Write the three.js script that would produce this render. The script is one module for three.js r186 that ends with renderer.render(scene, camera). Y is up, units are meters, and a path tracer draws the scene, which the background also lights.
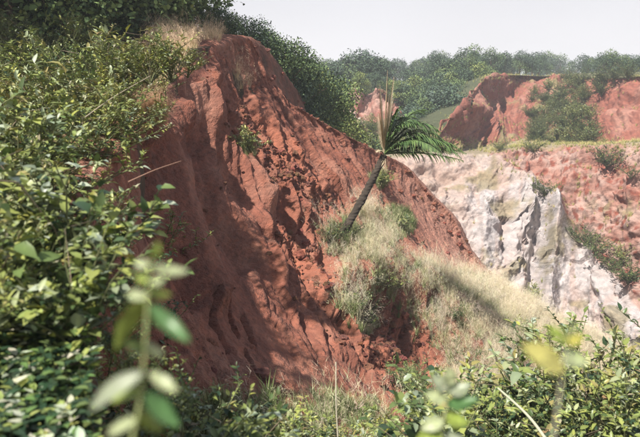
import * as THREE from 'three';
import { mergeGeometries } from 'three/addons/utils/BufferGeometryUtils.js';
import { createNoise3D } from 'simplex-noise';

// ---------------------------------------------------------------- camera, sky, sun, exposure
const scene = new THREE.Scene();
const EYE = new THREE.Vector3(0, 1.6, 0), PITCH = 12.5 * Math.PI / 180, FPX = 600.4;   // photograph pixels: 640 x 437
const camera = new THREE.PerspectiveCamera(40, 1024 / 699, 0.05, 4000);
camera.position.copy(EYE);
camera.rotation.set(-PITCH, 0, 0);
camera.focus = 24; camera.userData.fStop = 2.0;
camera.updateMatrixWorld();

const SUN = new THREE.Vector3(-0.39, 0.84, 0.38).normalize();
const n3 = createNoise3D(rng(5));
const SKYW = 256, SKYH = 128;
function makeSky() {
  const a = new Float32Array(SKYW * SKYH * 4);
  for (let j = 0; j < SKYH; j++) for (let i = 0; i < SKYW; i++) {
    const el = ((j + 0.5) / SKYH - 0.5) * Math.PI, s = Math.max(0, Math.sin(el)), k = Math.pow(1 - s, 2.2);
    const top = [0.19, 0.23, 0.30], low = [0.625, 0.608, 0.614], o = (j * SKYW + i) * 4, az = i / SKYW * Math.PI * 2, cl = 1 + 0.05 * fbm(Math.cos(az) * 2.2 * Math.cos(el), Math.sin(el) * 6, Math.sin(az) * 2.2 * Math.cos(el), 4);
    for (let c = 0; c < 3; c++) a[o + c] = (top[c] + (low[c] - top[c]) * k) * cl;
    a[o + 3] = 1;
  }
  const t = new THREE.DataTexture(a, SKYW, SKYH, THREE.RGBAFormat, THREE.FloatType);
  t.mapping = THREE.EquirectangularReflectionMapping; t.magFilter = THREE.LinearFilter; t.minFilter = THREE.LinearFilter;
  t.needsUpdate = true; return t;
}
scene.background = makeSky(); scene.environment = scene.background;
const sun = new THREE.DirectionalLight(new THREE.Color(1.0, 0.94, 0.84), 5.0);
sun.position.copy(SUN).multiplyScalar(160).add(new THREE.Vector3(0, 0, -50)); sun.target.position.set(0, 0, -50);
sun.castShadow = true; sun.shadow.mapSize.set(4096, 4096); sun.shadow.radius = 2;
Object.assign(sun.shadow.camera, { left: -130, right: 130, top: 130, bottom: -130, near: 1, far: 400 });
scene.add(sun, sun.target);
scene.fog = new THREE.FogExp2(new THREE.Color(0.80, 0.84, 0.92), 0.0010);
const renderer = new THREE.WebGLRenderer({ antialias: true });
renderer.setSize(1024, 699); renderer.toneMapping = THREE.LinearToneMapping; renderer.toneMappingExposure = 1.7;
renderer.shadowMap.enabled = true;

// ---------------------------------------------------------------- tools
function rng(seed) { let s = seed >>> 0; return () => { s = (s + 0x6D2B79F5) >>> 0; let t = s; t = Math.imul(t ^ (t >>> 15), t | 1); t ^= t + Math.imul(t ^ (t >>> 7), t | 61); return ((t ^ (t >>> 14)) >>> 0) / 4294967296; }; }
const R0 = rng(11), V = (x, y, z) => new THREE.Vector3(x, y, z);
const clamp = (x, a, b) => Math.min(b, Math.max(a, x)), lerp = (a, b, t) => a + (b - a) * t;
const sstep = (a, b, x) => { const t = clamp((x - a) / (b - a), 0, 1); return t * t * (3 - 2 * t); };
function fbm(x, y, z, oct = 4) { let s = 0, a = 0.5; for (let i = 0; i < oct; i++) { s += a * n3(x, y, z); x *= 2.03; y *= 2.03; z *= 2.03; a *= 0.5; } return s; }
const ridged = (x, y, z, o = 3) => { let s = 0, a = 0.5; for (let i = 0; i < o; i++) { s += a * (1 - 2 * Math.abs(n3(x, y, z))); x *= 2.1; y *= 2.1; z *= 2.1; a *= 0.5; } return s; };
const SP = Math.sin(PITCH), CP = Math.cos(PITCH);
// a photograph pixel and a distance along the lens axis give a point
function P(px, py, d) { const a = (px - 320) / FPX * d, b = (218.5 - py) / FPX * d; return V(EYE.x + a, EYE.y + b * CP - d * SP, EYE.z - b * SP - d * CP); }
function toPx(p) { const y = p.y - EYE.y, z = p.z - EYE.z, d = -z * CP - y * SP, b = y * CP - z * SP; return [320 + p.x / d * FPX, 218.5 - b / d * FPX, d]; }
const names = {};
function numbered(n) { const k = names[n] = (names[n] ?? -1) + 1; return k ? `${n}_${String(k).padStart(3, '0')}` : n; }
function shade(o) { o.traverse(m => { if (m.isMesh) { m.castShadow = true; m.receiveShadow = true; } }); return o; }
function top(o, name, label, category, group, kind) {
  o.name = numbered(name); o.userData.label = label; o.userData.category = category;
  if (group) o.userData.group = group; if (kind) o.userData.kind = kind;
  scene.add(shade(o)); return o;
}
function part(name, geo, mat, parent) { const m = new THREE.Mesh(geo, mat); m.name = name; parent.add(m); return m; }
function noiseTex(size, f) {   // tileable-ish grey grain around 1
  const a = new Uint8Array(size * size * 4), T = Math.PI * 2;
  for (let j = 0; j < size; j++) for (let i = 0; i < size; i++) {
    const c = f(i / size, j / size), o = (j * size + i) * 4;
    a[o] = clamp(c[0], 0, 255); a[o + 1] = clamp(c[1], 0, 255); a[o + 2] = clamp(c[2], 0, 255); a[o + 3] = 255;
  }
  const t = new THREE.DataTexture(a, size, size); t.wrapS = t.wrapT = THREE.RepeatWrapping; t.magFilter = THREE.LinearFilter; t.minFilter = THREE.LinearMipmapLinearFilter; t.generateMipmaps = true; t.needsUpdate = true; return t;
}
function tnoise(u, v, f, oct, seed) {   // periodic noise by blending
  const g = (x, y) => fbm(x * f, y * f, seed, oct);
  return g(u, v) * (1 - u) * (1 - v) + g(u - 1, v) * u * (1 - v) + g(u, v - 1) * (1 - u) * v + g(u - 1, v - 1) * u * v;
}
const grain = noiseTex(512, (u, v) => { const a = tnoise(u, v, 9, 5, 1), b = tnoise(u, v, 60, 2, 7); const s = 218 + 60 * a + 40 * b; return [s, s - 6 * a + 2, s - 10 * a + 3]; });
grain.colorSpace = THREE.SRGBColorSpace;
const lump = noiseTex(512, (u, v) => { const a = tnoise(u, v, 12, 6, 21), b = Math.abs(tnoise(u, v, 30, 3, 33)); const s = 128 + 130 * a - 90 * b; return [s, s, s]; });
function soil(bump, rough = 0.95) { return new THREE.MeshStandardMaterial({ color: 0xffffff, vertexColors: true, map: grain, bumpMap: lump, bumpScale: bump, roughness: rough, side: THREE.DoubleSide }); }
const M = { soil: soil(0.09), cliff: soil(0.10) };
function leafMat(rough, trans) { return new THREE.MeshPhysicalMaterial({ color: 0xffffff, vertexColors: true, roughness: rough, transmission: trans, thickness: 0, specularIntensity: 0.6, side: THREE.DoubleSide }); }
const matte = (rough) => new THREE.MeshStandardMaterial({ color: 0xffffff, vertexColors: true, roughness: rough, side: THREE.DoubleSide });
M.leaf = leafMat(0.36, 0.3); M.grass = matte(0.85); M.far = matte(0.75); M.frond = matte(0.5);
M.bark = new THREE.MeshStandardMaterial({ vertexColors: true, roughness: 0.95 });

// broken blocks: every cell of a jittered lattice is a facet with its own height and tilt
const hash3 = (x, y, z) => { let h = Math.imul(x, 374761393) ^ Math.imul(y, 668265263) ^ Math.imul(z, 2147483647 - 61); h = Math.imul(h ^ (h >>> 13), 1274126177); return ((h ^ (h >>> 16)) >>> 0) / 4294967296; };
function blocks(x, y, z) {
  const X = Math.floor(x), Y = Math.floor(y), Z = Math.floor(z); let b = 9, out = 0;
  for (let i = -1; i < 2; i++) for (let j = -1; j < 2; j++) for (let k = -1; k < 2; k++) { const a = X + i, c = Y + j, e = Z + k, r = hash3(a, c, e), dx = a + hash3(a + 9, c, e) - x, dy = c + hash3(a, c + 9, e) - y, dz = e + hash3(a, c, e + 9) - z, d = dx * dx + dy * dy + dz * dz; if (d < b) { b = d; out = r + 0.5 * (dx * (hash3(a, c, e + 21) - 0.5) + dy * (hash3(a + 21, c, e) - 0.3)); } }
  return out;
}
// a surface through rows of control points, subdivided, with bumps along its normals
function cat(a, b, c, d, t) { const t2 = t * t, t3 = t2 * t; return 0.5 * (2 * b + (c - a) * t + (2 * a - 5 * b + 4 * c - d) * t2 + (3 * b - a - 3 * c + d) * t3); }
function loft(name, label, cat_, rows, nu, nv, disp, color, mat, uvScale, face = [0, 0.35, 0.93]) {
  const fn = V(...face).normalize(), e1 = V(fn.z, 0, -fn.x).normalize(), e2 = V().crossVectors(fn, e1);
  const nr = rows.length, nc = rows[0].length, ch = rows[0][0].length;
  const pos = new Float32Array((nu + 1) * (nv + 1) * 3), ex = new Float32Array((nu + 1) * (nv + 1) * 4), tmp = [];
  const G = (r, c, k) => {
    const ext = (i, n) => i < 0 ? [0, 1] : i >= n ? [n - 1, n - 2] : null;
    const er = ext(r, nr), ec = ext(c, nc);
    if (er && ec) return 2 * G(er[0], c, k) - G(er[1], c, k);
    if (er) return 2 * rows[er[0]][c][k] - rows[er[1]][c][k];
    if (ec) return 2 * rows[r][ec[0]][k] - rows[r][ec[1]][k];
    return rows[r][c][k];
  };
  for (let j = 0; j <= nv; j++) {
    const fv = j / nv * (nr - 1), r = Math.min(nr - 2, Math.floor(fv)), tv = fv - r;
    for (let i = 0; i <= nu; i++) {
      const fu = i / nu * (nc - 1), c = Math.min(nc - 2, Math.floor(fu)), tu = fu - c, o = j * (nu + 1) + i;
      for (let k = 0; k < 3; k++) {
        for (let q = -1; q < 3; q++) tmp[q + 1] = cat(G(r + q, c - 1, k), G(r + q, c, k), G(r + q, c + 1, k), G(r + q, c + 2, k), tu);
        pos[o * 3 + k] = cat(tmp[0], tmp[1], tmp[2], tmp[3], tv);
      }
      const p = toPx(V(pos[o * 3], pos[o * 3 + 1], pos[o * 3 + 2]));
      ex[o * 4] = p[0]; ex[o * 4 + 1] = p[1]; ex[o * 4 + 2] = fu; ex[o * 4 + 3] = fv;
    }
  }
  const idx = []; for (let j = 0; j < nv; j++) for (let i = 0; i < nu; i++) { const a = j * (nu + 1) + i, b = a + 1, c = a + nu + 1, d = c + 1; idx.push(a, c, b, b, c, d); }
  const g = new THREE.BufferGeometry(); g.setAttribute('position', new THREE.BufferAttribute(pos, 3)); g.setIndex(idx); g.computeVertexNormals();
  const nor = g.attributes.normal.array, N = (nu + 1) * (nv + 1), col = new Float32Array(N * 3), uv = new Float32Array(N * 2), p = V(), n = V(), base = pos.slice();
  // walk lengths for uv in metres
  const midj = nv >> 1, midi = nu >> 1; const su = [0], sv = [0];
  for (let i = 1; i <= nu; i++) { const a = (midj * (nu + 1) + i) * 3, b = a - 3; su[i] = su[i - 1] + Math.hypot(base[a] - base[b], base[a + 1] - base[b + 1], base[a + 2] - base[b + 2]); }
  for (let j = 1; j <= nv; j++) { const a = (j * (nu + 1) + midi) * 3, b = a - (nu + 1) * 3; sv[j] = sv[j - 1] + Math.hypot(base[a] - base[b], base[a + 1] - base[b + 1], base[a + 2] - base[b + 2]); }
  for (let o = 0; o < N; o++) {
    p.set(base[o * 3], base[o * 3 + 1], base[o * 3 + 2]); n.set(nor[o * 3], nor[o * 3 + 1], nor[o * 3 + 2]);
    const i = o % (nu + 1), j = (o - i) / (nu + 1), e = { px: ex[o * 4], py: ex[o * 4 + 1], fu: ex[o * 4 + 2], fv: ex[o * 4 + 3], s: su[i], t: sv[j] };
    const q = disp(p, e, n); if (q.isVector3) p.add(q); else p.addScaledVector(n, q);
    pos[o * 3] = p.x; pos[o * 3 + 1] = p.y; pos[o * 3 + 2] = p.z;
    const c = color(p, e, n); col[o * 3] = c[0]; col[o * 3 + 1] = c[1]; col[o * 3 + 2] = c[2];
    uv[o * 2] = p.dot(e1) / uvScale; uv[o * 2 + 1] = p.dot(e2) / uvScale;
  }
  g.setAttribute('color', new THREE.BufferAttribute(col, 3)); g.setAttribute('uv', new THREE.BufferAttribute(uv, 2)); g.computeVertexNormals();
  const m = new THREE.Mesh(g, mat); top(m, name, label, cat_, null, 'structure');
  m.userSurf = { pos, nor: g.attributes.normal.array, N, nu, nv };
  return m;
}
// distance in pixels from a polyline, and its progress
function polyDist(px, py, L) { let best = 1e9, at = 0; for (let i = 0; i + 1 < L.length; i++) { const [ax, ay] = L[i], [bx, by] = L[i + 1], dx = bx - ax, dy = by - ay; const t = clamp(((px - ax) * dx + (py - ay) * dy) / (dx * dx + dy * dy), 0, 1), d = Math.hypot(px - ax - dx * t, py - ay - dy * t); if (d < best) { best = d; at = (i + t) / (L.length - 1); } } return [best, at]; }
function bumps(list) { for (const b of list) { b.x0 = Math.min(...b.l.map(q => q[0])) - b.w * 3; b.x1 = Math.max(...b.l.map(q => q[0])) + b.w * 3; b.y0 = Math.min(...b.l.map(q => q[1])) - b.w * 3; b.y1 = Math.max(...b.l.map(q => q[1])) + b.w * 3; }
  return (px, py) => { let s = 0; for (const b of list) if (px > b.x0 && px < b.x1 && py > b.y0 && py < b.y1) { const [d, t] = polyDist(px, py, b.l); const f = b.taper ? Math.sin(Math.PI * clamp(t * 0.9 + 0.05, 0, 1)) : 1; s += b.a * f * (b.sharp ? Math.max(0, 1 - d / b.w) : Math.exp(-d * d / (b.w * b.w))); } return s; }; }
const mixc = (a, b, t) => [lerp(a[0], b[0], t), lerp(a[1], b[1], t), lerp(a[2], b[2], t)];
const CLAY = { red: [0.30, 0.104, 0.067], pink: [0.38, 0.17, 0.118], dark: [0.16, 0.056, 0.039], orange: [0.45, 0.155, 0.09], beige: [0.50, 0.355, 0.295], white: [0.55, 0.485, 0.478], veg: [0.10, 0.11, 0.04], humus: [0.07, 0.05, 0.03] };
function clay(p, f = 1) {
  const a = fbm(p.x * 0.35 * f, p.y * 0.35 * f, p.z * 0.35 * f, 4), b = fbm(p.x * 1.7 * f + 9, p.y * 1.7 * f, p.z * 1.7 * f, 3);
  let c = mixc(CLAY.red, CLAY.pink, sstep(-0.05, 0.55, a)); c = mixc(c, CLAY.dark, 0.7 * sstep(0.02, 0.5, -a + 0.35 * b)); return mixc(c, CLAY.orange, 0.6 * sstep(0.1, 0.45, b));
}

// ---------------------------------------------------------------- the gully: wall, spur and bench
const cols = [
  [[40, 250, 5.5], [48, 275, 5.6], [75, 340, 6.3], [110, 420, 7.2], [150, 520, 8], [200, 620, 9], [250, 740, 10]],
  [[105, 150, 9], [112, 172, 9.1], [135, 240, 9.2], [165, 320, 9.3], [205, 400, 9.2], [255, 480, 9.0], [300, 570, 8.9]],
  [[150, 100, 15], [154, 120, 15], [168, 190, 14.4], [195, 275, 13.2], [235, 350, 11.9], [285, 415, 10.8], [330, 490, 9.9]],
  [[190, 60, 20.5], [194, 80, 20.4], [208, 140, 19.6], [240, 220, 17.9], [285, 300, 15.9], [335, 375, 13.7], [385, 450, 12.2]],
  [[222, 39, 24], [226, 58, 24], [238, 105, 23.5], [272, 175, 22.0], [315, 250, 20.0], [360, 330, 17.4], [415, 420, 14.6]],
  [[252, 40, 26.3], [254, 55, 26.3], [268, 105, 25.9], [300, 165, 24.7], [335, 235, 23.1], [380, 320, 20.2], [440, 420, 17]],
  [[264, 72, 27], [269, 85, 27], [285, 120, 26.7], [315, 170, 25.9], [350, 235, 24.6], [398, 320, 22.2], [460, 420, 18.8]],
  [[282, 98, 28.2], [287, 107, 28.2], [302, 132, 27.9], [330, 175, 27.2], [365, 238, 25.8], [412, 320, 23.5], [480, 425, 19.8]],
  [[315, 118, 29.8], [319, 126, 29.8], [330, 145, 29.5], [352, 185, 28.8], [384, 242, 27.3], [430, 322, 24.8], [500, 430, 20.8]],
  [[345, 135, 31.5], [348, 142, 31.5], [356, 160, 31.2], [374, 195, 30.4], [404, 248, 28.8], [450, 325, 26], [520, 430, 21.8]],
  [[380, 153, 33.5], [381, 160, 33.4], [385, 176, 33], [397, 206, 32], [424, 255, 30.2], [470, 330, 27.2], [545, 435, 23]],
  [[405, 166, 35], [405, 173, 34.9], [406, 187, 34.4], [415, 214, 33.2], [442, 262, 31.2], [490, 335, 28.2], [570, 440, 24]],
  [[430, 193, 35.6], [429, 199, 35.5], [428, 211, 35], [436, 234, 33.8], [462, 275, 31.8], [510, 342, 28.8], [595, 445, 24.6]],
  [[455, 219, 35.9], [453, 225, 35.8], [450, 236, 35.4], [458, 256, 34.2], [484, 290, 32.4], [532, 350, 29.4], [620, 450, 25.2]],
  [[470, 250, 35.8], [468, 255, 35.7], [467, 263, 35.4], [478, 278, 34.4], [506, 306, 32.8], [556, 360, 30], [645, 455, 26]],
  [[500, 282, 35.4], [499, 286, 35.3], [500, 292, 35], [510, 304, 34.2], [535, 325, 33], [585, 370, 30.6], [675, 460, 27]],
  [[545, 313, 35], [545, 316, 35], [547, 321, 34.7], [556, 330, 34], [580, 348, 33], [625, 385, 31], [715, 465, 28]],
  [[620, 345, 34.6], [620, 348, 34.6], [622, 352, 34.3], [632, 360, 33.8], [655, 375, 33], [700, 405, 31.5], [790, 480, 29]],
  [[760, 400, 34.6], [760, 403, 34.6], [762, 407, 34.3], [772, 415, 33.8], [800, 430, 33], [840, 460, 31.5], [930, 535, 29]]];
const offs = (c) => c < 5 ? [[-5, 0.1, -1], [-2, 0.15, -0.4]] : c === 5 ? [[1.0, -1.6, -6], [0.2, -0.1, -2.2]] : c === 6 ? [[2.2, -4, -7], [0.7, -0.7, -2.2]] : [[4, -10, -7], [1.0, -1.5, -1.9]];
const rowsA = [[], []];
cols.forEach((c, i) => { const w = P(...c[0]), o = offs(i); for (let k = 0; k < 2; k++) rowsA[k].push([w.x + o[k][0], w.y + o[k][1], w.z + o[k][2]]); c.forEach((q, k) => { const v = P(...q); (rowsA[k + 2] ??= []).push([v.x, v.y, v.z]); }); });
const relief = bumps([
  { l: [[192, 75], [205, 120], [240, 175], [262, 205]], w: 13, a: 0.75 },                 // the rib that throws the long shade
  { l: [[222, 120], [250, 160], [296, 214], [305, 222]], w: 7, a: 0.5, taper: true },
  { l: [[196, 165], [222, 215], [262, 265], [285, 290]], w: 8, a: 0.45, taper: true },
  { l: [[232, 205], [262, 235], [278, 250]], w: 6, a: 0.4, taper: true },
  { l: [[165, 110], [170, 190], [195, 260], [215, 300]], w: 12, a: 0.45 },
  { l: [[150, 150], [160, 230], [190, 300]], w: 9, a: -0.35 },
  { l: [[205, 95], [232, 150], [290, 215], [325, 265]], w: 10, a: -0.55 },                 // the hollow beside it
  { l: [[178, 140], [205, 205], [245, 265]], w: 8, a: -0.4 },
  { l: [[250, 110], [275, 150], [310, 190]], w: 14, a: 0.35 },
  { l: [[300, 100], [345, 140], [390, 175]], w: 9, a: -0.1 },
  { l: [[222, 296], [229, 312], [233, 328], [238, 336]], w: 2.2, a: -0.4, sharp: true },    // cracks
  { l: [[243, 318], [249, 330], [254, 345]], w: 2.4, a: -0.5, sharp: true },
  { l: [[245, 352], [250, 366], [258, 384], [262, 394]], w: 2.8, a: -0.55, sharp: true },
  { l: [[206, 300], [214, 330], [226, 352]], w: 1.8, a: -0.25, sharp: true },
  { l: [[300, 300], [322, 330], [333, 350]], w: 2, a: -0.2, sharp: true },
  { l: [[378, 305], [405, 330], [436, 368]], w: 14, a: -1.1 },                              // rill through the grass
  { l: [[350, 300], [385, 350], [430, 400]], w: 10, a: -0.6 },
  { l: [[370, 275], [430, 300], [500, 350]], w: 26, a: 0.7 },
  { l: [[330, 232], [350, 232]], w: 22, a: 0.25 }]);
const rough = (px, py) => Math.max(Math.exp(-Math.pow(polyDist(px, py, [[238, 118], [275, 160], [320, 205]])[0] / 14, 2)), Math.exp(-Math.pow(polyDist(px, py, [[290, 240], [325, 280], [360, 330], [410, 380]])[0] / 22, 2)), Math.exp(-Math.pow(polyDist(px, py, [[380, 310], [420, 345]])[0] / 12, 2)));
const wallLook = { shade: 0 };
const gully = loft('gully_slope', 'bare red clay wall and grassy spur of the eroded gully', 'ground', rowsA, 620, 340,
  (p, e) => {
    let d = 1.15 * relief(e.px, e.py) * sstep(1.9, 3.4, e.fv);
    const rl = fbm(e.s * 1.1 + 0.6 * n3(e.s * 0.2, e.t * 0.2, 3), e.t * 0.16, 4.2, 4);      // rills that follow the fall line
    const soft = Math.exp(-Math.pow(polyDist(e.px, e.py, [[195, 230], [225, 290], [262, 345], [330, 400]])[0] / 46, 2)), k = sstep(1.9, 3.2, e.fv) * (1 - 0.75 * sstep(8, 10.5, e.fu)) * (1 - 0.84 * soft) * (1 - 0.45 * sstep(3, 1.5, e.fu));
    const w1 = e.s + 0.5 * n3(e.s * 0.3, e.t * 0.3, 9), pl = n3(w1 * 0.6, e.t * 0.11, 31.3), pl2 = n3(w1 * 1.5 + 4, e.t * 0.2, 12.9);
    d += k * (0.24 * sstep(0.15, 0.24, pl) + 0.08 * sstep(0.2, 0.28, pl2) - 0.08 * sstep(0.3, 0.38, -pl2));   // slabs that still stick to the wall
    d += 0.40 * rl * k + 0.07 * ridged(e.s * 2.3, e.t * 0.3, 7.7, 3) * k + 0.16 * fbm(p.x * 0.4, p.y * 0.4, p.z * 0.4, 3) * k;
    d += 0.05 * fbm(p.x * 2.2, p.y * 2.2, p.z * 2.2, 3);
    const rg = rough(e.px, e.py);
    d += rg * (0.22 * fbm(p.x * 0.8, p.y * 0.8, p.z * 0.8, 4) + 0.10 * n3(p.x * 2.6, p.y * 2.6, p.z * 2.6) + 0.08 * n3(p.x * 5.5, p.y * 5.5, p.z * 5.5));
    return d;
  },
  (p, e) => {
    let c = clay(p); const rg = rough(e.px, e.py);
    c = mixc(c, CLAY.orange, 0.75 * rg);
    const streak = fbm(e.s * 1.6, e.t * 0.12, 8.1, 3); c = mixc(c, CLAY.pink, 0.5 * sstep(0.1, 0.5, streak)); c = mixc(c, CLAY.dark, 0.45 * sstep(0.1, 0.5, -streak));
    if (e.fv < 2.05) c = mixc(c, CLAY.humus, 0.6 * sstep(2.05, 1.7, e.fv) * (0.6 + fbm(p.x, p.y, p.z, 3)));
    const spur = sstep(9.5, 12, e.fu); c = mixc(c, [0.46, 0.225, 0.165], 0.75 * spur);
    return c;
  }, M.soil, 1.9, [0.55, 0.6, 0.5]);

// ---------------------------------------------------------------- the plateau and the near bank (height over plan)
const NEAR_RIM = [[90, -8], [30, -3.5], [10, -1.8], [2, -1.0], [-0.6, -1.4]], LEFT_RIM = [[-0.6, -1.4], [-1.5, -3.6], [-2.5, -6], [-3.2, -9], [-4.2, -15], [-4.35, -20.5], [-3.95, -24.5], [-3.9, -25.3]], BACK_RIM = [[-3.9, -25.3], [-5.2, -29], [-5.6, -46], [-8, -90]];
function ground(x, z) {
  let inside = false; const Q = [...NEAR_RIM, ...LEFT_RIM, ...BACK_RIM, [300, -90], [300, -8]];
  for (let i = 0, j = Q.length - 1; i < Q.length; j = i++) if ((Q[i][1] > z) !== (Q[j][1] > z) && x < (Q[j][0] - Q[i][0]) * (z - Q[i][1]) / (Q[j][1] - Q[i][1]) + Q[i][0]) inside = !inside;
  const Z = [[20, 0.1], [0, 0], [-6, 0.05], [-11, 0.35], [-16, 1.25], [-21, 2.7], [-26, 3.5], [-60, 3.6]]; let h = 0;
  for (let i = 0; i + 1 < Z.length; i++) if (z <= Z[i][0] && z >= Z[i + 1][0]) h = lerp(Z[i][1], Z[i + 1][1], (Z[i][0] - z) / (Z[i][0] - Z[i + 1][0]));
  if (z < -60) h = 3.6;
  if (inside) {
    const a = polyDist(x, z, NEAR_RIM)[0], b = polyDist(x, z, LEFT_RIM)[0], c = polyDist(x, z, BACK_RIM)[0];
    h = Math.max(0 - Math.min(a, 8.5) * 0.64 - Math.max(0, a - 8.5) * 1.8, h - 1.2 - b * 9, h - 0.4 - c * 1.4, -32);
  }
  return h + 0.2 * fbm(x * 0.25, 0, z * 0.25, 3);
}
{
  const nx = 220, nz = 200, g = new THREE.PlaneGeometry(1, 1, nx, nz), p = g.attributes.position, col = [], uv = g.attributes.uv;
  for (let i = 0; i < p.count; i++) {
    const u = i % (nx + 1) / nx, v = Math.floor(i / (nx + 1)) / nz, x = -60 + 110 * (0.5 + 0.5 * Math.sign(u - 0.53) * Math.pow(Math.abs(u - 0.53) / 0.53, 1.5)), z = 14 - 90 * v;
    p.setXYZ(i, x, ground(x, z), z); uv.setXY(i, x / 2, z / 2);
    const c = mixc(CLAY.humus, [0.16, 0.09, 0.05], 0.5 + fbm(x * 0.5, 3, z * 0.5, 3)); col.push(...c);
  }
  g.setAttribute('color', new THREE.Float32BufferAttribute(col, 3)); g.computeVertexNormals();
  top(new THREE.Mesh(g, M.soil), 'ground', 'dark earth of the near bank and plateau under the thicket', 'ground', null, 'structure');
}
// ---------------------------------------------------------------- the far wall: white and pink cliffs under red clay
const gridRows = (colsIn) => { const rows = []; colsIn.forEach(c => c.forEach((q, k) => { const v = q.length === 3 && !q.w ? P(...q) : V(...q); (rows[k] ??= []).push([v.x, v.y, v.z]); })); return rows; };
const wx = [330, 370, 405, 440, 475, 500, 525, 550, 575, 600, 625, 660, 720], wtop = [158, 158, 158, 154, 156, 152, 149, 148, 148, 148, 146, 142, 136];
const wdep = [70, 71, 72, 73, 73, 73, 74, 74, 73, 71, 68, 64, 60];
const wcols = wx.map((x, i) => { const out = [[x + 3, wtop[i] - 12, wdep[i] + 26], [x + 1, wtop[i] - 4, wdep[i] + 8]]; for (let k = 0; k < 7; k++) { const t = k / 6; out.push([x, lerp(wtop[i], 345, t), wdep[i] - 15 * Math.pow(t, 0.8)]); } return out; });
const wRel = bumps([
  { l: [[500, 165], [516, 185], [520, 210], [512, 245], [500, 280]], w: 9, a: 2.6 },
  { l: [[530, 186], [556, 210], [563, 222]], w: 9, a: 1.8 },
  { l: [[556, 208], [555, 240], [550, 270], [548, 310]], w: 10, a: 3.2 },
  { l: [[600, 262], [606, 290], [618, 318]], w: 9, a: 2.4 },
  { l: [[488, 200], [482, 235], [486, 268]], w: 7, a: 2.0 },
  { l: [[470, 175], [462, 205]], w: 10, a: 1.2 },
  { l: [[538, 226], [540, 245], [532, 280], [528, 300]], w: 9, a: -3.6 },
  { l: [[503, 225], [503, 270]], w: 5, a: -1.8 },
  { l: [[575, 232], [580, 250], [592, 268]], w: 11, a: -3.0 },
  { l: [[585, 300], [590, 330]], w: 8, a: -2.0 },
  { l: [[520, 160], [535, 178]], w: 14, a: -1.6 },
  { l: [[580, 152], [582, 185], [570, 205]], w: 5, a: -0.8 },
  { l: [[500, 153], [507, 163]], w: 5, a: -2.0 },
  { l: [[420, 175], [450, 182], [470, 170]], w: 5, a: -0.9 }]);
const bound = [[300, 120], [485, 149], [503, 172], [530, 184], [560, 212], [575, 232], [600, 258], [625, 288], [645, 315], [700, 380]];
function whiteSide(px, py) { let y = 400; for (let i = 0; i + 1 < bound.length; i++) if (px >= bound[i][0] && px <= bound[i + 1][0]) y = lerp(bound[i][1], bound[i + 1][1], (px - bound[i][0]) / (bound[i + 1][0] - bound[i][0])); return py - y; }
const wall = loft('far_cliff', 'pale pink and white eroded cliff topped by red clay across the gully', 'cliff', gridRows(wcols), 330, 260,
  (p, e) => {
    const k = sstep(1.6, 2.4, e.fv);
    const wx_ = e.s + 2.6 * fbm(p.x * 0.11, p.y * 0.11, 2, 3), rib = fbm(wx_ * 0.17, e.t * 0.05, 1.7, 3), runs = ridged(wx_ * 0.55, e.t * 0.07 + 0.4 * n3(p.x * 0.2, p.y * 0.2, 4), 6.1, 3);
    const wsd = sstep(-6, 10, whiteSide(e.px, e.py)), low = wsd * clamp(sstep(175, 215, e.py) + sstep(485, 510, e.px), 0, 1);
    let d = k * (0.52 * wRel(e.px, e.py) + (0.5 + 0.7 * low) * rib + (0.08 + 0.2 * low) * runs + 1.2 * fbm(p.x * 0.1, p.y * 0.1, p.z * 0.1, 3) + 0.45 * fbm(p.x * 0.6, p.y * 0.6, p.z * 0.6, 4));
    const jx = 0.5 * fbm(p.x * 0.4, p.y * 0.4, p.z * 0.4, 2); d += k * (0.25 + 0.9 * low) * 0.72 * (1.1 * blocks(p.x * 0.24 + jx, p.y * 0.15 + jx, p.z * 0.2) + 0.45 * blocks(p.x * 0.7 + jx, p.y * 0.42, p.z * 0.6 + jx));
    d += k * (1 - 0.6 * low) * 0.4 * sstep(0.15, 0.35, n3(p.x * 0.1, p.y * 0.4, p.z * 0.1));      // bedding ledges
    d += k * (1 - wsd) * (0.35 * sstep(0.1, 0.2, n3(p.x * 0.45, p.y * 0.3, p.z * 0.45)) - 0.22 * sstep(0.42, 0.7, n3(p.x * 0.6, p.y * 0.4, p.z * 0.6)));
    return d;
  },
  (p, e) => {
    const wn = whiteSide(e.px, e.py) + 7 * fbm(p.x * 0.2, p.y * 0.2, p.z * 0.2, 3), w = sstep(-2, 4, wn);
    const a = fbm(p.x * 0.16, p.y * 0.3, p.z * 0.16, 4), b = fbm(p.x * 0.7, p.y * 0.5, p.z * 0.7, 3);
    let red = mixc([0.40, 0.20, 0.155], [0.48, 0.31, 0.26], sstep(-0.3, 0.25, a)); red = mixc(red, [0.30, 0.09, 0.06], sstep(0.05, 0.4, b));
    let wh = mixc(CLAY.white, CLAY.beige, clamp(sstep(500, 440, e.px) * 0.5 + sstep(215, 170, e.py) * 0.6 + 0.8 * a, 0, 1));
    wh = mixc(wh, [0.52, 0.36, 0.31], 0.6 * sstep(0.05, 0.4, fbm(e.s * 0.5, e.t * 0.05, 3.3, 3)));
    wh = mixc(wh, [0.38, 0.31, 0.29], 0.45 * sstep(0.16, 0.45, b));
    let c = mixc(red, wh, w);
    const g = fbm(p.x * 0.13 + 5, p.y * 0.13, p.z * 0.13, 4); c = mixc(c, [0.26, 0.21, 0.10], 0.7 * sstep(0.22, 0.5, g));
    if (e.fv < 2.1) c = mixc(c, [0.33, 0.26, 0.17], sstep(2.15, 1.8, e.fv));
    return c;
  }, M.cliff, 6);

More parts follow.
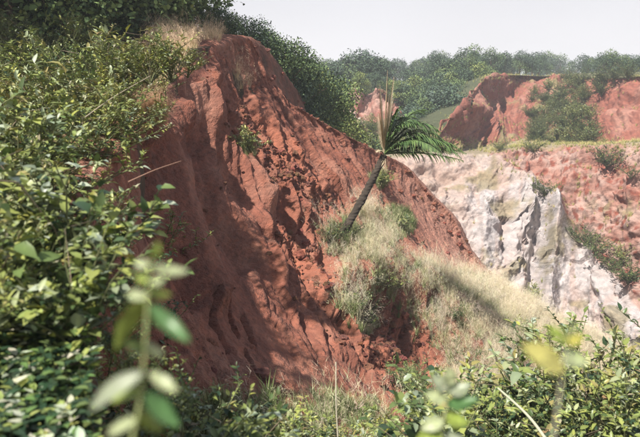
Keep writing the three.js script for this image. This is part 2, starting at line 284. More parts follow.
// ---------------------------------------------------------------- the far bowl: a red amphitheatre under the plateau
const ecols = [
  [[424, 158, 76], [424, 160, 76], [427, 166, 76], [430, 174, 76], [434, 190, 76]],
  [[446, 122, 78], [446, 126, 78.3], [449, 140, 79.5], [452, 152, 80], [456, 175, 79]],
  [[466, 100, 89], [466, 104, 89.4], [471, 126, 91], [476, 146, 89], [480, 172, 81]],
  [[487, 77, 102], [488, 82, 102.6], [494, 106, 104], [501, 138, 96], [505, 170, 81]],
  [[510, 76, 111], [511, 80, 111], [516, 100, 108], [521, 132, 95], [525, 168, 80]],
  [[540, 77, 114], [540, 80, 114], [541, 98, 110], [543, 128, 97], [548, 166, 80]],
  [[572, 77, 113], [572, 80, 113], [571, 97, 108], [570, 126, 96], [572, 164, 79]],
  [[590, 78, 104], [590, 82, 104], [588, 97, 101], [586, 124, 92], [588, 162, 77]],
  [[612, 79, 97], [611, 83, 97], [608, 100, 95], [606, 124, 88], [608, 160, 75]],
  [[640, 77, 90], [639, 81, 90], [637, 98, 88], [636, 122, 82], [640, 155, 72]],
  [[700, 72, 82], [699, 76, 82], [698, 92, 80], [698, 115, 76], [704, 150, 68]]];
const eRows = gridRows(ecols); { const b = [[], []]; eRows[0].forEach((w, i) => { const l = i < 4; b[0].push([w[0] + (l ? -10 : 0), Math.max(w[1] + (l ? -3 : 0.6), -20), w[2] - (l ? 12 : 40)]); b[1].push([w[0] + (l ? -2 : 0), w[1] + (l ? -0.5 : 0.2), w[2] - 2.5]); }); eRows.unshift(b[0], b[1]); }
const eRel = bumps([{ l: [[470, 108], [490, 135], [505, 152]], w: 8, a: 1.8 }, { l: [[452, 128], [470, 152]], w: 6, a: -1.2 }, { l: [[505, 100], [530, 145]], w: 7, a: -1.5 }, { l: [[550, 95], [570, 140]], w: 16, a: 1.8 }, { l: [[575, 140], [640, 118]], w: 5, a: 1.4 }, { l: [[580, 122], [600, 110], [640, 100]], w: 5, a: -0.9 }]);
const bowl = loft('far_bowl', 'collapsed red amphitheatre below the far plateau edge', 'cliff', eRows, 240, 160,
  (p, e) => { const k = sstep(1.6, 2.6, e.fv); return k * (eRel(e.px, e.py) + 1.1 * ridged(e.s * 0.13, e.t * 0.05, 3, 3) + 0.9 * fbm(p.x * 0.2, p.y * 0.2, p.z * 0.2, 4)); },
  (p, e) => {
    const a = fbm(p.x * 0.15, p.y * 0.15, p.z * 0.15, 4), b = fbm(p.x * 0.8, p.y * 0.8, p.z * 0.8, 3);
    let c = mixc([0.33, 0.115, 0.08], [0.42, 0.20, 0.15], sstep(-0.1, 0.5, a)); c = mixc(c, [0.22, 0.075, 0.055], sstep(0.1, 0.45, b));
    const gr = sstep(0.05, 0.4, fbm(p.x * 0.2 + 3, p.y * 0.2, p.z * 0.2, 3) + 0.5 * Math.exp(-Math.pow((e.px - 550) / 26, 2)) + 0.8 * sstep(140, 152, e.py) - 0.25);
    c = mixc(c, [0.30, 0.27, 0.13], 0.75 * gr); if (e.fv < 2.05) c = e.px < 492 ? [0.08, 0.09, 0.04] : [0.17, 0.16, 0.08];
    return c;
  }, M.cliff, 5);

// ---------------------------------------------------------------- wooded slope with a pink scar, plateau to the horizon, valley floor
const gx = [150, 230, 290, 330, 370, 410, 450, 490];
const gcols = gx.map(x => [[x, 81, 260], [x, 83, 170], [x, 92, 130], [x, 108, 108], [x, 130, 96], [x, 155, 88], [x, 165, 87], [x, 175, 86]]);
const hillside = loft('wooded_hillside', 'hillside under the distant wood', 'hillside', gridRows(gcols), 90, 90, (p) => 1.2 * fbm(p.x * 0.08, 1, p.z * 0.08, 3), (p) => mixc([0.07, 0.09, 0.035], [0.16, 0.15, 0.06], 0.5 + fbm(p.x * 0.2, 2, p.z * 0.2, 3)), M.soil, 4, [0, 1, 0.3]);
const sx = [330, 343, 352, 366, 380, 392, 402, 415];
const stop = [118, 106, 90, 97, 92, 102, 105, 126];
const scar = loft('pink_scar', 'bare pink landslip scar below the distant wood', 'cliff', gridRows(sx.map((x, i) => [[x, stop[i] - 3, 106], [x, stop[i], 98], [x, stop[i] + 14, 96], [x, stop[i] + 30, 92], [x, stop[i] + 55, 84], [x, stop[i] + 90, 76]])), 110, 90,
  (p, e) => sstep(0.6, 1.3, e.fv) * (1.5 * ridged(e.s * 0.2, e.t * 0.06, 4, 3) + 1.4 * fbm(p.x * 0.3, p.y * 0.3, p.z * 0.3, 3) - 1.6 * Math.exp(-Math.pow(polyDist(e.px, e.py, [[356, 108], [372, 116]])[0] / 6, 2))),
  (p, e) => { const a = fbm(p.x * 0.2, p.y * 0.2, p.z * 0.2, 4); let c = mixc([0.42, 0.17, 0.13], [0.55, 0.33, 0.27], sstep(-0.2, 0.35, a)); c = mixc(c, [0.66, 0.52, 0.46], Math.exp(-Math.pow(polyDist(e.px, e.py, [[350, 112], [362, 122]])[0] / 4, 2))); return mixc(c, [0.25, 0.26, 0.12], sstep(124, 150, e.py + 14 * a)); }, M.cliff, 5);
{
  const mk = (x0, x1, z0, z1, y, n, amp, c, name, label) => {
    const g = new THREE.PlaneGeometry(1, 1, n, n), p = g.attributes.position, col = [];
    for (let i = 0; i < p.count; i++) { const x = lerp(x0, x1, i % (n + 1) / n), z = lerp(z1, z0, Math.pow(Math.floor(i / (n + 1)) / n, 2)); p.setXYZ(i, x, y + amp * fbm(x * 0.01, 0, z * 0.01, 3) - (name === 'plateau' ? 14 * Math.exp((z - z1) / 14) : 0), z); g.attributes.uv.setXY(i, x / 5, z / 5); col.push(...mixc(c, [0.24, 0.24, 0.10], 0.4 + 0.6 * fbm(x * 0.05, 5, z * 0.05, 3))); }
    const ix = g.index.array; for (let i = 0; i < ix.length; i += 3) { const t = ix[i]; ix[i] = ix[i + 1]; ix[i + 1] = t; }
    g.setAttribute('color', new THREE.Float32BufferAttribute(col, 3)); g.computeVertexNormals(); top(new THREE.Mesh(g, M.soil), name, label, 'ground', null, 'structure');
  };
  mk(-700, 700, -900, -120, 1.9, 90, 2, [0.14, 0.15, 0.06], 'plateau', 'grassy far plateau reaching the horizon');
  mk(-260, 260, -140, -4, -34, 40, 6, [0.30, 0.13, 0.08], 'gully_floor', 'red earth floor deep in the gully');
}
console.log('terrain done');

// ---------------------------------------------------------------- plant builders
const GREEN = { light: [0.33, 0.37, 0.105], mid: [0.135, 0.195, 0.06], dark: [0.034, 0.068, 0.032], pale: [0.40, 0.45, 0.34], yellow: [0.50, 0.46, 0.08], dry: [0.30, 0.20, 0.11], grey: [0.07, 0.105, 0.08] };  // pale leaves also put bright glints into the foliage colour
const PAL = {
  thicket: [['light', 5], ['mid', 6], ['dark', 4.5], ['pale', 3], ['yellow', 0.25], ['dry', 0.5]],
  olive: [['light', 8], ['mid', 2.5], ['pale', 2.4], ['dry', 1.6], ['yellow', 0.4]],
  deep: [['mid', 5], ['dark', 6], ['light', 1.2]],
  wood: [['mid', 3], ['dark', 6], ['grey', 2]],
  woodGrey: [['grey', 5], ['dark', 3], ['mid', 1.5]],
  woodLight: [['light', 2], ['mid', 5], ['dark', 2]] };
function pick(pal, r) { const L = PAL[pal]; let t = L.reduce((a, b) => a + b[1], 0) * r(); for (const [k, w] of L) { t -= w; if (t <= 0) { const g = GREEN[k], f = 0.8 + 0.4 * r(), h = (r() - 0.5) * 0.12; return [g[0] * f * (1 + h), g[1] * f, g[2] * f * (1 - h)]; } } return GREEN.mid; }
const UPV = V(0, 1, 0);
function rvec(r) { const z = 2 * r() - 1, a = r() * 6.2832, s = Math.sqrt(1 - z * z); return V(s * Math.cos(a), z, s * Math.sin(a)); }
class Buf {
  constructor() { this.p = []; this.c = []; this.i = []; }
  tri(a, b, c) { this.i.push(a, b, c); }
  v(x, col) { this.p.push(x.x, x.y, x.z); this.c.push(col[0], col[1], col[2]); return this.p.length / 3 - 1; }
  leaf(b, d, n, len, wid, col, fold = 0.18, droop = 0.15) {
    const s = V().crossVectors(d, n).normalize(), at = (t, w, h) => V(b.x + d.x * len * t + s.x * wid * w + n.x * len * h, b.y + d.y * len * t + s.y * wid * w + n.y * len * h, b.z + d.z * len * t + s.z * wid * w + n.z * len * h);
    const k = col.map(x => x * 1.12), a0 = this.v(at(0, 0, 0), col), l = this.v(at(0.28, 0.46, fold), col), m = this.v(at(0.46, 0, 0), k), r = this.v(at(0.28, -0.46, fold), col), l2 = this.v(at(0.64, 0.38, fold * 0.7 - droop * 0.35), col), r2 = this.v(at(0.64, -0.38, fold * 0.7 - droop * 0.35), col), t = this.v(at(1, 0, -droop), col);
    this.tri(a0, l, m); this.tri(a0, m, r); this.tri(l, l2, m); this.tri(m, r2, r); this.tri(l2, t, m); this.tri(m, t, r2);
  }
  blade(b, d, len, wid, col, bend, side, segs = 2) {
    let prev = null; const tip = col.map(x => Math.min(0.9, x * 1.15));
    for (let k = 0; k <= segs; k++) { const t = k / segs, c = V(b.x + d.x * len * t + bend.x * len * t * t, b.y + d.y * len * t - 0.25 * bend.length() * len * t * t, b.z + d.z * len * t + bend.z * len * t * t), w = wid * (1 - t) * 0.5;
      if (k === segs) { const q = this.v(c, tip); this.tri(prev[0], prev[1], q); } else { const q = [this.v(V(c.x - side.x * w, c.y, c.z - side.z * w), col), this.v(V(c.x + side.x * w, c.y, c.z + side.z * w), col)]; if (prev) { this.tri(prev[0], prev[1], q[0]); this.tri(prev[1], q[1], q[0]); } prev = q; } }
  }
  tube(pts, r0, r1, col, sides = 4) {
    const n = pts.length; let prev = null;
    for (let k = 0; k < n; k++) {
      const d = V().subVectors(pts[Math.min(n - 1, k + 1)], pts[Math.max(0, k - 1)]).normalize(), u = V().crossVectors(d, Math.abs(d.y) > 0.9 ? V(1, 0, 0) : UPV).normalize(), w = V().crossVectors(d, u), r = lerp(r0, r1, k / (n - 1)), ring = [];
      for (let q = 0; q < sides; q++) { const a = q / sides * 6.2832; ring.push(this.v(V(pts[k].x + r * (u.x * Math.cos(a) + w.x * Math.sin(a)), pts[k].y + r * (u.y * Math.cos(a) + w.y * Math.sin(a)), pts[k].z + r * (u.z * Math.cos(a) + w.z * Math.sin(a))), col)); }
      if (prev) for (let q = 0; q < sides; q++) { const e = (q + 1) % sides; this.tri(prev[q], prev[e], ring[q]); this.tri(prev[e], ring[e], ring[q]); }
      prev = ring;
    }
  }
  geo() { const g = new THREE.BufferGeometry(); g.setAttribute('position', new THREE.Float32BufferAttribute(this.p, 3)); g.setAttribute('color', new THREE.Float32BufferAttribute(this.c, 3)); g.setIndex(this.i); g.computeVertexNormals(); return g; }
}
const BARK = [0.12, 0.085, 0.055], STEM = [0.13, 0.14, 0.06];
// a leafy shrub one metre tall: arching stems, side twigs, leaves along the twigs
function shrubGeo(seed, { stems = 14, twigs = 7, per = 9, leaf = 0.075, aspect = 0.5, spread = 0.8, pal = 'thicket', droop = 0.3 }) {
  const r = rng(seed), L = new Buf(), S = new Buf(), tips = [];
  for (let k = 0; k < stems; k++) {
    const a = r() * 6.2832, out = spread * Math.pow(r(), 0.6), h = (0.55 + 0.45 * r()) * (1 - 0.35 * out * out / (spread * spread)), pts = [];
    for (let q = 0; q <= 5; q++) { const t = q / 5; pts.push(V(Math.cos(a) * out * Math.pow(t, 1.3) + 0.04 * (r() - 0.5), h * (t - droop * 0.3 * t * t * out), Math.sin(a) * out * Math.pow(t, 1.3) + 0.04 * (r() - 0.5))); }
    S.tube(pts, 0.011, 0.004, STEM, 3);
    for (let w = 0; w < twigs; w++) {
      const t = 0.25 + 0.75 * (w + r()) / twigs, f = Math.min(4.999, t * 5), i = Math.floor(f), b = V().lerpVectors(pts[i], pts[i + 1], f - i);
      const d = rvec(r); d.y = Math.abs(d.y) * 0.6 + 0.15; d.x += Math.cos(a) * 0.5; d.z += Math.sin(a) * 0.5; d.normalize();
      const len = 0.12 + 0.2 * r(), e = V(b.x + d.x * len, b.y + d.y * len - droop * 0.1 * len, b.z + d.z * len); S.tube([b, e], 0.004, 0.002, STEM, 3);
      const tone = pick(pal, r); tips.push([e, d]);
      for (let q = 0; q < per; q++) {
        const u = (q + 0.5 * r()) / per, p = V().lerpVectors(b, e, u), ld = rvec(r); ld.y = ld.y * 0.45 + 0.05; ld.addScaledVector(d, 0.55).normalize();
        const n = V(0.6 * (r() - 0.5), 1, 0.6 * (r() - 0.5)); n.addScaledVector(ld, -n.dot(ld)).normalize();
        const s = leaf * (0.45 + 1.1 * r() * r() + 0.2 * r()), c0 = pick(pal, r); L.leaf(p, ld, n, s, s * aspect, [0, 1, 2].map(z => 0.5 * tone[z] + 0.5 * c0[z]), 0.12, 0.1 + droop * 0.4 * r());
      }
    }
  }
  for (let k = 0; k < 2; k++) { const a = r() * 6.28, o = 0.2 + 0.4 * r(), h = 0.55 + 0.3 * r(); S.tube([V(0, 0, 0), V(Math.cos(a) * o * 0.4, h * 0.6, Math.sin(a) * o * 0.4), V(Math.cos(a) * o, h, Math.sin(a) * o), V(Math.cos(a + 0.4) * o * 1.2, h * 1.05, Math.sin(a + 0.4) * o * 1.2)], 0.006, 0.002, [0.22, 0.17, 0.12], 3); }
  return { leaves: L.geo(), stems: S.geo(), tips };
}
const bigLeaf = ['light', 'mid', 'pale', 'light', 'yellow'].map(k => { const B = new Buf(); B.leaf(V(0, 0, 0), V(0, 0, 1), UPV, 1, 0.58, GREEN[k], 0.1, 0.22); return B.geo(); });
function shrub(v, pos, s, label, group, name = 'shrub', big = 0) {
  const o = new THREE.Group(), m = part('foliage', v.leaves, M.leaf, o); m.userData.kind = 'stuff'; part('stems', v.stems, M.bark, o);
  for (let k = 0; k < big; k++) { const [e, d] = v.tips[Math.floor(R0() * v.tips.length)], l = part('leaf', bigLeaf[Math.floor(R0() * (R0() < 0.15 ? 5 : 4))], M.leaf, o); l.position.copy(e); l.lookAt(e.x + d.x + R0() - 0.5, e.y + d.y * 0.4 - 0.3 * R0(), e.z + d.z + R0() - 0.5); l.rotateZ((R0() - 0.5) * 1.2); l.scale.setScalar((0.10 + 0.07 * R0()) / s); }
  o.position.copy(pos); o.scale.set(s, s, s); o.rotation.y = R0() * 6.28; return top(o, name, label, 'shrub', group);
}
// a broadleaf tree one metre tall: trunk, limbs, a crown of clumps
function treeGeo(seed, { pal = 'wood', n = 3000, w = 0.42, base = 0.28, lobes = 11, leaf = 0.038, flat = 0.75 }) {
  const r = rng(seed), C = new Buf(), T = new Buf(), L = [];
  for (let k = 0; k < lobes; k++) { const a = r() * 6.2832, q = Math.sqrt(r()), h = lerp(base + 0.1, 0.88, Math.pow(k / (lobes - 1), 0.85)), ww = w * Math.sin(Math.PI * clamp((h - base + 0.12) / (1.12 - base), 0.1, 0.95)); L.push([V(Math.cos(a) * q * ww, h, Math.sin(a) * q * ww), (0.13 + 0.11 * r())]); }
  const pts = []; for (let q = 0; q <= 5; q++) { const t = q / 5; pts.push(V(0.03 * (r() - 0.5) * t * 3, 0.72 * t, 0.03 * (r() - 0.5) * t * 3)); }
  T.tube(pts, 0.024, 0.008, BARK, 6);
  for (const [c, R] of L) { const b = pts[1 + Math.floor(r() * 3)]; T.tube([b, V().lerpVectors(b, c, 0.5).add(V(0, 0.02, 0)), c], 0.009, 0.004, BARK, 4); }
  for (const [c, R] of L) {
    const tone = pick(pal, r), m = Math.round(n / lobes * (R / 0.185) ** 2);
    for (let k = 0; k < m; k++) {
      const d = rvec(r), f = fbm(c.x * 9 + d.x * 2.2, c.y * 9 + d.y * 2.2, c.z * 9 + d.z * 2.2, 2), rad = R * (0.62 + 0.5 * r()) * (1 + 0.5 * f);
      if (f < -0.28 && r() < 0.8) continue;
      const p = V(c.x + d.x * rad, c.y + d.y * rad * flat, c.z + d.z * rad), ld = rvec(r).addScaledVector(d, 0.4).normalize(), nn = rvec(r).addScaledVector(d, 0.9).add(V(0, 0.5, 0)); nn.addScaledVector(ld, -nn.dot(ld)).normalize();
      const s = leaf * (0.5 + 0.9 * r()), c0 = pick(pal, r); C.leaf(p, ld, nn, s, s * 0.7, [0, 1, 2].map(z => 0.55 * tone[z] + 0.45 * c0[z]), 0.1, 0.1);
    }
  }
  return { crown: C.geo(), trunk: T.geo() };
}
function tree(v, pos, h, label, group, name = 'broadleaf_tree', wide = 1) {
  const o = new THREE.Group(); part('crown', v.crown, M.far, o); part('trunk', v.trunk, M.bark, o);
  o.position.copy(pos); const wd = wide * (0.8 + 0.5 * R0()); o.scale.set(h * wd, h, h * wd * (0.8 + 0.4 * R0())); o.rotation.y = R0() * 6.28; return top(o, name, label, 'tree', group);
}
function tuftGeo(seed, n, len, wid, colA, colB, lean, plume) {
  const r = rng(seed), B = new Buf();
  for (let k = 0; k < n; k++) {
    const a = r() * 6.2832, l = len * (0.5 + 0.6 * r()), d = V(Math.cos(a) * lean * r(), 1, Math.sin(a) * lean * r()).normalize(), bend = V(Math.cos(a) * 0.5 * r(), 0, Math.sin(a) * 0.5 * r()), sd = V(-Math.sin(a + r()), 0, Math.cos(a + r())).normalize(), col = mixc(colA, colB, r());
    const b = V(0.12 * (r() - 0.5), -0.03, 0.12 * (r() - 0.5)); B.blade(b, d, l, wid, col, bend, sd, 2);
    if (plume && r() < plume) { const t = V(b.x + d.x * l + bend.x * l, b.y + d.y * l - 0.25 * bend.length() * l, b.z + d.z * l + bend.z * l); for (let q = 0; q < 7; q++) { const e = rvec(r).add(V(0, 0.9, 0)).normalize(); B.blade(V(t.x - d.x * l * 0.25 * r(), t.y - d.y * l * 0.25 * r(), t.z - d.z * l * 0.25 * r()), e, l * (0.1 + 0.14 * r()), wid * 0.7, mixc(colB, [0.62, 0.52, 0.40], r()), V(e.x * 0.4, 0, e.z * 0.4), V(1, 0, 0), 1); } }
  }
  return B.geo();
}
function sprigGeo(seed, n, leaf, pal, tall) { const r = rng(seed), B = new Buf(); for (let k = 0; k < n; k++) { const a = r() * 6.2832, h = tall * r(), d = V(Math.cos(a), 0.1 + 0.5 * r(), Math.sin(a)).normalize(), nn = V(0, 1, 0).addScaledVector(d, -d.y).normalize(), s = leaf * (0.6 + 0.8 * r()); B.leaf(V(0.06 * (r() - 0.5), h, 0.06 * (r() - 0.5)), d, nn, s, s * 0.55, pick(pal, r), 0.1, 0.25 * r()); } B.tube([V(0, -0.03, 0), V(0, tall, 0)], 0.004, 0.002, STEM, 3); return B.geo(); }
// scatter: many copies of a few tufts, one object of "stuff"
function stuff(name, label, cat_, geos, mat, spots) {
  const o = new THREE.Group(), m4 = new THREE.Matrix4(), q = new THREE.Quaternion(), c = new THREE.Color();
  geos.forEach((g, gi) => {
    const L = spots.filter((_, k) => k % geos.length === gi), im = new THREE.InstancedMesh(g, mat, L.length); im.name = name + '_tufts'; im.userData.kind = 'stuff';
    L.forEach(([p, s, tone, up], k) => { q.setFromAxisAngle(UPV, R0() * 6.28); if (up) q.premultiply(new THREE.Quaternion().setFromUnitVectors(UPV, up)); im.setMatrixAt(k, m4.compose(p, q, V(s, s * (0.8 + 0.5 * R0()), s))); im.setColorAt(k, c.setRGB(...(tone || [1, 1, 1]))); });
    o.add(im);
  });
  return top(o, name, label, cat_, null, 'stuff');
}
// points of a surface that fall where a photograph mask asks for them
function scatterOn(mesh, want, tries, mask) { const S = mesh.userSurf, out = []; for (let k = 0; k < tries && out.length < want; k++) { const o = Math.floor(R0() * S.N), p = V(S.pos[o * 3], S.pos[o * 3 + 1], S.pos[o * 3 + 2]), e = toPx(p); if (R0() < mask(e[0], e[1], p)) { p.x += (R0() - 0.5) * 0.15; p.z += (R0() - 0.5) * 0.15; out.push(p); } } return out; }
function on(mesh, px, py) { const S = mesh.userSurf; let best = 1e9, at = 0; for (let o = 0; o < S.N; o++) { const x = S.pos[o * 3], y = S.pos[o * 3 + 1] - EYE.y, z = S.pos[o * 3 + 2], d = -z * CP - y * SP; if (d < 1) continue; const ex = 320 + x / d * FPX - px, ey = 218.5 - (y * CP - z * SP) / d * FPX - py, e = ex * ex + ey * ey + d * 0.02; if (e < best) { best = e; at = o; } } return V(S.pos[at * 3], S.pos[at * 3 + 1], S.pos[at * 3 + 2]); }
function inPoly(x, y, Q) { let s = false; for (let i = 0, j = Q.length - 1; i < Q.length; j = i++) if ((Q[i][1] > y) !== (Q[j][1] > y) && x < (Q[j][0] - Q[i][0]) * (y - Q[i][1]) / (Q[j][1] - Q[i][1]) + Q[i][0]) s = !s; return s; }
const gpos = (x, z, dy = 0) => V(x, ground(x, z) + dy, z);
function gpx(px, d) { const x = (px - 320) / FPX * d, z = -d * 0.985; return gpos(x, z); }   // on the plateau at a distance

// ---------------------------------------------------------------- trees behind the ridge and on the far slopes
const T = [treeGeo(101, { pal: 'wood' }), treeGeo(102, { pal: 'wood', w: 0.36, lobes: 13 }), treeGeo(103, { pal: 'woodGrey', w: 0.5 }), treeGeo(104, { pal: 'woodLight', w: 0.45 }), treeGeo(105, { pal: 'woodGrey', w: 0.4, lobes: 14 }), treeGeo(106, { pal: 'wood', w: 0.5, base: 0.18 }), treeGeo(107, { pal: 'woodLight', w: 0.5, base: 0.12, lobes: 9 }), treeGeo(108, { pal: 'deep', w: 0.5, base: -0.06, lobes: 24, n: 13000, leaf: 0.022 }), treeGeo(109, { pal: 'woodLight', w: 0.42, base: -0.05, lobes: 18, n: 10000, leaf: 0.024 })];
const TF = [treeGeo(121, { pal: 'wood', n: 8000, leaf: 0.024, lobes: 16 }), treeGeo(122, { pal: 'wood', w: 0.36, n: 8000, leaf: 0.024, lobes: 18 }), 0, treeGeo(123, { pal: 'woodLight', w: 0.45, n: 8000, leaf: 0.026, lobes: 16 }), 0, treeGeo(124, { pal: 'wood', w: 0.46, base: 0.15, n: 9000, leaf: 0.024, lobes: 20 }), treeGeo(125, { pal: 'woodLight', w: 0.46, base: 0.12, n: 8000, leaf: 0.026, lobes: 15 })];
const ridgeTrees = [[222, 10, 31, 1], [240, 16, 33, 0], [256, 24, 34, 1], [268, 34, 33, 5], [281, 38, 36, 0], [296, 52, 37, 5], [308, 64, 39, 3], [322, 76, 42, 0], [332, 98, 42, 3], [318, 98, 39, 6], [300, 82, 37, 1], [205, 4, 33, 5], [188, 2, 35, 0]];
for (const [px, ty, d, v] of ridgeTrees) { const t = P(px, ty, d), g = gpos(t.x, t.z, -0.1); tree(TF[v], g, Math.max(2, t.y - g.y), v === 3 || v === 6 ? 'light green tree on the slope behind the red ridge' : 'dark green tree growing close behind the red ridge', 'trees behind the red ridge', 'broadleaf_tree', Math.min(1, 6 / (t.y - g.y))); }
// the dark wood at the back of the thicket
for (const [px, d, h, v] of [[-70, 22, 9, 7], [-20, 24, 9, 7], [30, 23, 8, 7], [78, 25, 8, 7], [120, 28, 7, 8], [5, 30, 12, 7], [60, 31, 12, 7], [100, 33, 11, 7], [150, 31, 6, 8], [175, 33, 6, 8], [140, 36, 9, 7]]) tree(T[v], gpx(px, d), h, 'dark shady tree at the back of the rim thicket', 'dark wood behind the thicket', 'broadleaf_tree', 1.15);
const farTree = (px, bpy, d, h, v, label, group) => tree(T[v], P(px, bpy, d), h, label, group);
{
  const r = rng(77);
  // tall grey-green stand over the pink scar
  for (const [px, top_, d, v, wd] of [[340, 62, 112, 4, 1], [352, 54, 112, 2, 1.1], [362, 52, 116, 4, 1], [374, 58, 114, 2, 1], [384, 66, 112, 4, 1], [366, 72, 104, 2, 1.2], [348, 80, 104, 4, 1], [330, 74, 108, 4, 1], [320, 82, 104, 2, 1], [386, 80, 106, 2, 1], [371, 86, 101, 2, 0.9]]) { const b = P(px, 96, d), t = P(px, top_, d); tree(T[v], b, t.y - b.y, 'tall grey-green tree standing above the pink landslip scar', 'tall stand above the pink scar', 'broadleaf_tree', wd); }
  // the wooded hillside, row behind row
  for (let row = 0; row < 9; row++) { const t = row / 8, py = lerp(152, 84, Math.pow(t, 0.8)), d = lerp(88, 165, t * t); for (let px = 300 + 8 * r(); px < lerp(448, 520, t); px += lerp(13, 9, t)) { if (px > 326 && px < 406 && py > 90) continue; const lim = 460 + (130 - py) * 1.0; if (px > lim) continue; const h = lerp(4.4, 8.0, r()), v = [0, 2, 4, 5, 1, 6][Math.floor(r() * 6)]; tree(T[v], P(px + 5 * r(), py + 3 * r(), d + 4 * r()), h, (v === 6 ? 'light green' : v === 2 || v === 4 ? 'grey-green' : 'dark green') + ' tree in the wood ' + (row < 3 ? 'low on the distant hillside behind the palm' : row < 6 ? 'midway up the distant hillside' : 'along the top of the distant hillside'), 'wood on the distant hillside'); } }
  // skyline trees along the far plateau
  for (let px = 436; px < 680; px += 5 + 5 * r()) { const near = px < 545, d = 122 + 26 * r(), h = near ? 4.5 + 2.2 * r() : px > 600 ? 3.2 + 1.4 * r() : 2.6 + 1.4 * r(); if (px > 545 && px < 600 && r() < 0.45) continue; tree(T[[2, 4, 0, 5][Math.floor(r() * 4)]], P(px, 78 - r(), px > 600 ? 100 + 10 * r() : d), h, 'tree on the skyline along the far plateau edge', 'skyline trees of the far plateau'); }
  for (let k = 0; k < 44; k++) { const t = r(), px = lerp(486, 428, t) - 34 * r(), py = lerp(84, 140, t) + 8 * r(); tree(T[[0, 2, 6, 5][k % 4]], P(px, py, lerp(108, 84, t) + 6), 4.5 + 2 * r(), 'tree on the flank beside the dark end of the red amphitheatre', 'trees on the flank of the red amphitheatre'); }
  for (let k = 0; k < 46; k++) { const px = 340 + 300 * r(), d = 165 + 120 * r(); tree(T[[2, 4, 5][k % 3]], P(px, 83 - 2 * r(), d), 6 + 4 * r(), 'distant tree in the wood beyond the far plateau edge', 'distant wood on the plateau'); }
}
console.log('trees', (performance.now() / 1000).toFixed(1));

// ---------------------------------------------------------------- the thicket on the rim
const S = [shrubGeo(201, { leaf: 0.082 }), shrubGeo(202, { leaf: 0.068, per: 13, pal: 'olive', stems: 16, aspect: 0.42 }), shrubGeo(203, { leaf: 0.115, stems: 11, pal: 'thicket', aspect: 0.6, per: 7 }), shrubGeo(204, { leaf: 0.06, pal: 'deep', stems: 18, per: 10 }), shrubGeo(205, { leaf: 0.095, pal: 'olive', aspect: 0.42, spread: 1.0, droop: 0.6, stems: 18, per: 10 }), shrubGeo(206, { leaf: 0.055, pal: 'deep', stems: 22, twigs: 9, per: 11 })];
const thicketLabel = ['broad-leaved green shrub in the rim thicket', 'olive small-leaved shrub in the rim thicket', 'large-leaved shrub in the rim thicket', 'dark small-leaved shrub in the rim thicket', 'sprawling olive shrub of the rim thicket', 'dense dark shrub in the rim thicket'];
{
  const r = rng(301);
  // [distance, first pixel, last pixel, step, height]
  for (const [d, x0, x1, st, h] of [[3.4, -40, 108, 44, 0.9], [4.3, -50, 112, 40, 1.1], [5.4, -40, 116, 42, 1.3], [6.8, -40, 118, 36, 1.45], [8.4, -40, 124, 32, 1.5], [10.2, -30, 140, 28, 1.6], [12.5, -30, 152, 26, 1.7], [14, 50, 120, 30, 2.3], [15, -30, 150, 24, 1.7], [18, -20, 130, 26, 1.6], [21, -20, 130, 26, 1.7]])
    for (let px = x0; px <= x1; px += st * (0.8 + 0.4 * r())) { const v = d > 9 ? [1, 0, 4, 1, 3][Math.floor(r() * 5)] : [0, 2, 1, 3, 0, 2][Math.floor(r() * 6)], dd = d * (0.95 + 0.1 * r()); shrub(S[v], gpx(px, dd), h * (0.8 + 0.35 * r()), thicketLabel[v] + (d < 5 ? ', close to the tall soft-stemmed plant' : d < 9 ? '' : d < 13 ? ', near the thin dry stick' : ', beneath the dark wood'), 'shrubs of the rim thicket', 'shrub', d < 6 ? 26 : d < 8 ? 12 : 0); }
  // boughs that hang out over the red wall
  for (const [px, py, d, s, v] of [[150, 70, 11.5, 1.15, 4], [172, 68, 12.2, 0.95, 4], [188, 64, 12.6, 0.7, 1], [128, 120, 9, 0.9, 1], [112, 215, 6.2, 0.5, 0], [112, 250, 5.6, 0.5, 2], [104, 300, 4.8, 0.5, 0], [118, 340, 4.4, 0.45, 3], [140, 385, 4.2, 0.42, 1], [172, 408, 4.3, 0.4, 0]]) shrub(S[v], P(px, py + 14, d), s, ['broad-leaved green', 'olive small-leaved', 'large-leaved', 'dark small-leaved', 'drooping olive'][v] + ' shrub leaning out over the ' + (py < 130 ? 'top of the red wall' : 'lower part of the red wall'), 'shrubs leaning over the red wall');
}
// creeping leaves over the ground of the thicket and the near bank
{
  const r = rng(302), sp = [];
  for (let k = 0; k < 7000; k++) { const d = 1.6 + 20 * Math.pow(r(), 1.4), px = -90 + 260 * r(), x = (px - 320) / FPX * d, z = -d * 0.98, y = ground(x, z); if (y < -0.9) continue; sp.push([V(x, y, z), (0.7 + 0.6 * r()) * (0.55 + 0.06 * Math.min(d, 10)), [0.9 + 0.2 * r(), 0.9 + 0.2 * r(), 1]]); }
  for (let k = 0; k < 3500; k++) { const x = -1 + 11 * r(), z = -1.2 - 10 * r(); sp.push([gpos(x, z), 0.7 + 0.6 * r(), [0.9, 0.95, 1]]); }
  stuff('ground_cover', 'low creeping leaves that cover the ground under the shrubs', 'ground cover', [sprigGeo(401, 12, 0.08, 'thicket', 0.16), sprigGeo(402, 12, 0.065, 'deep', 0.22), sprigGeo(403, 12, 0.09, 'deep', 0.12)], M.leaf, sp);  // the deep palettes paint shade into the gaps between shrubs
}
